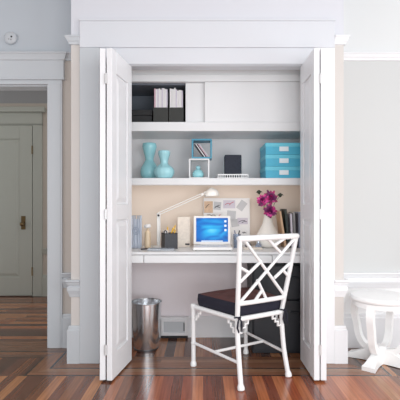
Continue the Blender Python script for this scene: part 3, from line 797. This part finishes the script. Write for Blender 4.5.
# cream floral box
r = root('floral_calendar', (-.145, .40, Z), 'cream floral stand-up calendar between pencil cup and laptop', 'calendar')
mx = Matrix.Translation((-.150, .40, Z)) @ Matrix.Rotation(-.05, 4, 'X')
bm = BM(); box(bm, -.050, .050, 0, .016, .0, .238, mx); fin('calendar_block', bm, M['cream'], r, bevel=.002)
bm = BM(); box(bm, .010, .045, -.002, -.0004, .018, .030, mx); fin('printed_strip', bm, M['ink'], r)
# low desk tray at front left with small pen
bm = BM(); x0, x1, y0, y1 = -.40, -.205, .125, .215
box(bm, x0, x1, y0, y1, Z, Z+.004); 
for a in ((x0,x1,y0,y0+.004),(x0,x1,y1-.004,y1),(x0,x0+.004,y0+.004,y1-.004),(x1-.004,x1,y0+.004,y1-.004)): box(bm, *a, Z+.004, Z+.014)
put(fin('pen_tray', bm, M['silver'], bevel=.001), 'low silver pen tray in front of the black pencil cup', 'tray')
r = root('pen', (-.43,.22,Z), 'dark pen lying on the desk left of the silver tray', 'pen')
bm = BM(); tube(bm, [(-.460,.19,Z+.006),(-.400,.25,Z+.006)], .0055, 10); fin('barrel', bm, M['ink'], r, smooth=True)
bm = BM(); tube(bm, [(-.460,.19,Z+.006),(-.472,.178,Z+.006)], [.005,.001], 10); fin('tip', bm, M['silver'], r, smooth=True)

# laptop
lx0, lx1 = -.073, .213; lyh = .345
r = root('laptop', (.07, .24, Z), 'open white laptop showing a blue desktop picture', 'laptop')
bm = BM(); box(bm, lx0, lx1, .125, lyh, Z+.003, Z+.026); base = fin('keyboard_base', bm, M['laptop'], r, bevel=.006)
for fx in (lx0+.02, lx1-.02):
    for fy in (.14, .33):
        bm = BM(); lathe(bm, [(.006,0),(.006,.003)], (fx, fy, Z), 10); fin('rubber_foot', bm, M['rubber'], base)
bm = BM()
for j in range(5):
    for i in range(12):
        x = lx0+.018+i*.0208; y = .225+j*.0195; box(bm, x, x+.018, y, y+.0165, Z+.0262, Z+.0285)
fin('keys', bm, M['key'], base)
bm = BM(); box(bm, lx0+.10, lx1-.10, .15, .205, Z+.0262, Z+.0268); fin('trackpad', bm, M['key'], base)
tm = Matrix.Translation((0, lyh-.008, Z+.026)) @ Matrix.Rotation(-.12, 4, 'X')
bm = BM(); box(bm, lx0, lx1, 0, .010, .004, .222, tm); scr = fin('screen_lid', bm, M['laptop'], r, bevel=.004)
bm = BM(); box(bm, lx0+.020, lx1-.020, -.0012, -.0002, .022, .206, tm); dis = fin('display', bm, M['screen'], r)
for k in range(3):
    bm = BM(); box(bm, lx1-.048, lx1-.032, -.0022, -.0013, .172-k*.034, .188-k*.034, tm); fin('screen_icon', bm, M['icon'], dis)
bm = BM(); box(bm, lx0+.06, lx1-.06, -.0022, -.0013, .024, .031, tm); fin('dock_strip', bm, M['icon'], dis)
bm = BM(); tube(bm, [(lx0+.05, lyh-.002, Z+.027), (lx1-.05, lyh-.002, Z+.027)], .006, 10); fin('hinge', bm, M['laptop'], r)

# pin board leaning on the closet wall
bx0, bx1, bz1 = .004, .384, 1.146
th = math.atan2(.022, bz1-Z)
pm = Matrix.Translation((0, .545, Z)) @ Matrix.Rotation(-th, 4, 'X')
hb = (bz1-Z)
bm = BM(); box(bm, bx0, bx1, 0, .010, 0, hb, pm); board = put(fin('pin_board', bm, M['board'], bevel=.002), 'white pin board covered in clippings leaning behind the laptop', 'pin board')
def card(name, label, x, z, w, h, m, rot=0, marks=()):
    mx = pm @ Matrix.Translation((x, -.0015, z)) @ Matrix.Rotation(rot, 4, 'Y')
    r = root(name, mx.translation, label, 'clipping', group=None)
    bm = BM(); box(bm, -w/2, w/2, 0, .0012, -h/2, h/2, mx); fin('sheet', bm, m, r)
    for (a, b, c, d, mm) in marks:
        bm = BM()
        tube(bm, [mx @ Vector((a*w/2, -.0012, b*h/2)), mx @ Vector(((a+c)*w/4, -.0012, (b+d)*h/4+.006)), mx @ Vector((c*w/2, -.0012, d*h/2))], .0022, 6); fin('drawn_mark', bm, mm, r)
    return r
gy = .010
card('sketch_card', 'tan sketch at the top left of the pin board', .045, .315, .072, .095, M['gold'], 0, ((-.7,-.2,.2,.5,M['ink']),))
card('photo_card', 'grey photo with dark figures beside the tan sketch on the pin board', .118, .325, .060, .066, M['paper4'], .1, ((-.7,-.6,.6,.2,M['ink']),(-.5,-.2,.8,-.5,M['ink'])))
card('script_card', 'pale card with red handwriting at top centre of the pin board', .215, .338, .098, .066, M['paper2'], 0, ((-.7,-.1,.1,.2,M['redline']),(0,-.2,.8,.6,M['redline'])))
card('tilted_card', 'grey card pinned at a slant at the top right of the pin board', .318, .328, .058, .080, M['paper4'], .62)
card('striped_card', 'white card with dark and red script left of centre on the pin board', .092, .243, .135, .056, M['paper'], 0, ((-.85,.3,-.2,-.1,M['ink']),(-.3,.2,.3,-.2,M['ink']),(.5,-.2,.8,.3,M['redline'])))
card('grey_swatch', 'grey fabric swatch in the middle of the pin board', .232, .245, .072, .080, M['paper4'], .08)
card('slate_swatch', 'grey square sample below the swatch on the pin board', .262, .185, .062, .062, M['greyspine'] if False else M['paper4'], -.15)
card('writing_card', 'white card with a line of dark script at the right of the pin board', .325, .200, .085, .052, M['paper2'], 0, ((-.8,-.3,.5,.2,M['ink']),(-.2,-.5,.8,-.2,M['ink'])))
card('note_slip', 'small slip with dark ink low on the right of the pin board', .330, .102, .070, .038, M['paper'], 0, ((-.3,.2,.7,.0,M['ink']),(0,-.2,.6,.1,M['ink'])))

# glass with pens right of the laptop, ink bottles
r = root('pen_glass', (.262, .36, Z), 'bluish glass tumbler with dark pens right of the laptop', 'tumbler')
bm = BM(); lathe(bm, [(.026,0),(.030,.105)], (.262,.36,Z), 28, cap1=False); lathe(bm, [(.023,.005),(.0275,.105)], (.262,.36,Z), 28, cap1=False); fin('tumbler_wall', bm, M['glass'], r, smooth=True)
for k, (a, m, w) in enumerate(((.16, M['ink'], 'dark'), (-.14, M['slateblue'], 'slate blue'))):
    bm = BM(); tube(bm, [(.262-a*.07, .355+k*.012, Z+.008), (.262+a*.13, .355+k*.012, Z+.135)], .005, 8)
    put(fin('pen', bm, m, smooth=True), '%s pen standing in the bluish glass tumbler' % w, 'pen')
for x, y, m, w in ((.352,.37,M['ink'],'squat black ink bottle on the desk behind the chair back'), (.425,.33,M['glass'],'clear blue glass bottle on the desk in front of the cream vase')):
    rr = root('ink_bottle', (x, y, Z), w, 'bottle')
    bm = BM(); lathe(bm, smooth_prof([(.020,0),(.022,.004),(.022,.028),(.010,.036),(.010,.042)],3), (x,y,Z), 20); fin('bottle_body', bm, m, rr, smooth=True)
    bm = BM(); lathe(bm, [(.012,.0425),(.012,.054),(.001,.0545)], (x,y,Z), 16); fin('cap', bm, M['silver'] if m is M['glass'] else M['paper'], rr, smooth=True)
bm = BM(); box(bm, .30, .44, .20, .285, Z, Z+.012); put(fin('notebook', bm, M['cream'], bevel=.002), 'cream notebook lying on the desk right of the laptop', 'notebook')

# cream vase and flowers
vx, vy = .508, .40
r = put(None or root('bottle_vase', (vx, vy, Z), 'cream bottle vase with a slim neck holding magenta flowers', 'vase'), 'cream bottle vase with a slim neck holding magenta flowers', 'vase')
bm = BM(); lathe(bm, smooth_prof([(.060,0),(.082,.014),(.095,.055),(.088,.095),(.066,.140),(.044,.185),(.034,.225),(.031,.245),(.033,.256),(.029,.256)],5), (vx,vy,Z), 40, cap1=False)
fin('vase_body', bm, M['vase'], r, smooth=True)
bm = BM(); lathe(bm, [(.029,.256),(.026,.22),(.002,.215)], (vx,vy,Z), 24, cap0=False); fin('vase_mouth', bm, M['vase'], r, smooth=True)
def bloom(bm, c, R, seed, mi_in=1):
    rnd = random.Random(seed); c = Vector(c)
    for ring, (n, el, ln) in enumerate(((14, -.25, 1.0), (14, .15, 1.0), (12, .55, .92), (9, .95, .8), (5, 1.3, .66))):
        for k in range(n):
            a = 2*PI*(k+.5*(ring % 2))/n+rnd.uniform(-.12,.12); e = el+rnd.uniform(-.28,.28)
            # flower faces the room: axis is -y tipped up
            d = Vector((math.cos(e)*math.cos(a), -math.sin(e), math.cos(e)*math.sin(a)))
            w = Vector((-math.sin(a), 0, math.cos(a)))
            l = R*ln*rnd.uniform(.72,1.12); b = c+d*l*.15; m = c+d*l*.62+Vector((0,-.12*R,0)); t = c+d*l
            pw = R*.20
            mi = rnd.choice((0,0,1,2) if ring < 2 else (0,1,1,1,2) if ring < 4 else (1,1,0))
            v = [bm.verts.new(p) for p in (b-w*pw*.35, b+w*pw*.35, m+w*pw, t+w*pw*.45, t-w*pw*.45, m-w*pw)]
            f = bm.faces.new([v[0], v[1], v[2], v[5]]); f.material_index = mi
            f = bm.faces.new([v[5], v[2], v[3], v[4]]); f.material_index = mi
neck = Vector((vx, vy, Z+.235))
for k, (x, y, z, R, w) in enumerate(((.452,.330,1.124,.046,'leftmost'), (.532,.420,1.148,.058,'topmost'), (.512,.320,1.040,.056,'lowest'))):
    c = Vector((x, y, z))
    r = root('magenta_flower', neck, 'magenta many-petalled flower in the cream vase, %s of three' % w, 'flower', group='magenta flowers in the cream vase')
    bm = BM(); bloom(bm, c, R, k+3); fin('bloom', bm, [M['magenta'], M['magenta2'], M['magenta3']], r, weld=False)
    bm = BM(); tube(bm, [neck+Vector(((k-1)*.008,0,-.02)), neck.lerp(c, .5)+Vector((0,.01,.02)), c+Vector((0,.004,0))], .003, 6); fin('stem', bm, M['stem'], r, smooth=True)
for x, z, w in ((.438,1.188,'left'), (.604,1.164,'right')):
    c = Vector((x, vy, z)); r = root('flower_bud', neck, 'small dark bud on a thin stem, %s side of the bouquet' % w, 'flower', group='dark buds in the cream vase')
    bm = BM(); lathe(bm, smooth_prof([(.003,-.016),(.013,-.006),(.014,.004),(.008,.014),(.001,.018)],3), c, 14)
    for q in range(5):
        a = q*2*PI/5; tube(bm, [c, c+Vector((.016*math.cos(a), .016*math.sin(a), .006)), c+Vector((.026*math.cos(a), .026*math.sin(a), -.004))], [.004,.005,.001], 5)
    fin('bud', bm, M['bud'], r, smooth=True)
    bm = BM(); tube(bm, [neck+Vector((.01 if x > vx else -.012, .012, -.02)), neck.lerp(c,.55)+Vector((0,.01,.012)), c], .002, 6); fin('stem', bm, M['stem'], r)

# folders and books at the right end
bx = .632
spec = [('tan', -.16, .014, .285, 'tan board leaning left of the books at the right of the desk', 'folder'),
        ('darkgreen', -.10, .018, .300, 'dark green folder leaning beside the tan board', 'folder'),
        ('paper2', -.04, .014, .262, 'white-spined book standing right of the dark green folder', 'book'),
        ('greyspine', -.03, .016, .272, 'grey book standing right of the white-spined book', 'book'),
        ('ink', -.02, .010, .268, 'thin dark book between the grey and slate blue books', 'book'),
        ('slateblue', -.01, .018, .276, 'slate blue book nearest the right closet door', 'book'),
        ('paper3', 0, .012, .262, 'pink book behind the right closet door edge', 'book')]
x = bx
for m, tilt, t, h, lab, cat in spec:
    mx = Matrix.Translation((x, .34, Z)) @ Matrix.Rotation(tilt, 4, 'Y')
    r = root('folder' if cat == 'folder' else 'book', (x, .40, Z), lab, cat)
    bm = BM(); box(bm, 0, t, 0, .19, 0, h, mx); z0 = min(v.co.z for v in bm.verts); dz = Matrix.Translation((0,0,Z-z0+.0002)); bm.transform(dz)
    fin('cover', bm, M[m], r, bevel=.001)
    if cat == 'book':
        bm = BM(); box(bm, .002, t-.002, .004, .188, h, h+.0008, dz @ mx); fin('page_block', bm, M['paper'], r)
    x += t/math.cos(tilt)+.0025+(.006 if tilt < -.05 else .0028)

# ------------------------------------------------------------------ lights
def area(name, loc, target, sx, sy, power, col):
    l = bpy.data.lights.new(name, 'AREA'); l.shape = 'RECTANGLE'; l.size = sx; l.size_y = sy; l.energy = power; l.color = col
    o = bpy.data.objects.new(name, l); COL.objects.link(o); o.location = loc
    o.rotation_euler = (Vector(target)-Vector(loc)).to_track_quat('-Z', 'Y').to_euler()
    return o
area('window_light', (3.0, -2.3, 1.5), (0, .2, 1.0), 2.0, 2.2, 47, (.955, .98, 1))
area('soft_fill_light', (.75, -3.5, 1.0), (.25, .3, 1.1), 2.0, 1.7, 53, (.955, .98, 1))
area('left_fill_light', (-3.0, -2.6, 1.4), (.4, .1, 1.0), 1.6, 1.8, 19, (.94, .97, 1))  # added fill from the left to lift the right door, not a known window
area('under_shelf_fill', (.03, .232, 1.256), (.03, .50, .80), 1.5, .015, .8, (1, .89, .78))  # added warm fill for the desk wall, unseen behind the shelf lip
area('hall_fill_light', (-2.1, 1.2, 2.55), (-2.1, 1.3, 0), .5, .5, 2, (1, .98, .93))  # added soft fill for the hall, no fixture seen
w = bpy.data.worlds.new('daylight'); w.use_nodes = True; scene.world = w
w.node_tree.nodes['Background'].inputs['Color'].default_value = (.93, .96, 1, 1)
w.node_tree.nodes['Background'].inputs['Strength'].default_value = .65

# ------------------------------------------------------------------ camera and view
cam = bpy.data.cameras.new('camera'); co = bpy.data.objects.new('camera', cam); COL.objects.link(co)
co.location = (0, -2.966, 1.08); co.rotation_euler = (PI/2, 0, 0)
cam.sensor_width = 36; cam.lens = 36*430/400
cam.shift_x = (200-203)/400; cam.shift_y = (206-200)/400
cam.clip_start = .05
scene.camera = co
scene.view_settings.view_transform = 'Standard'
scene.view_settings.look = 'None'
scene.view_settings.exposure = .10
scene.view_settings.gamma = 1.04
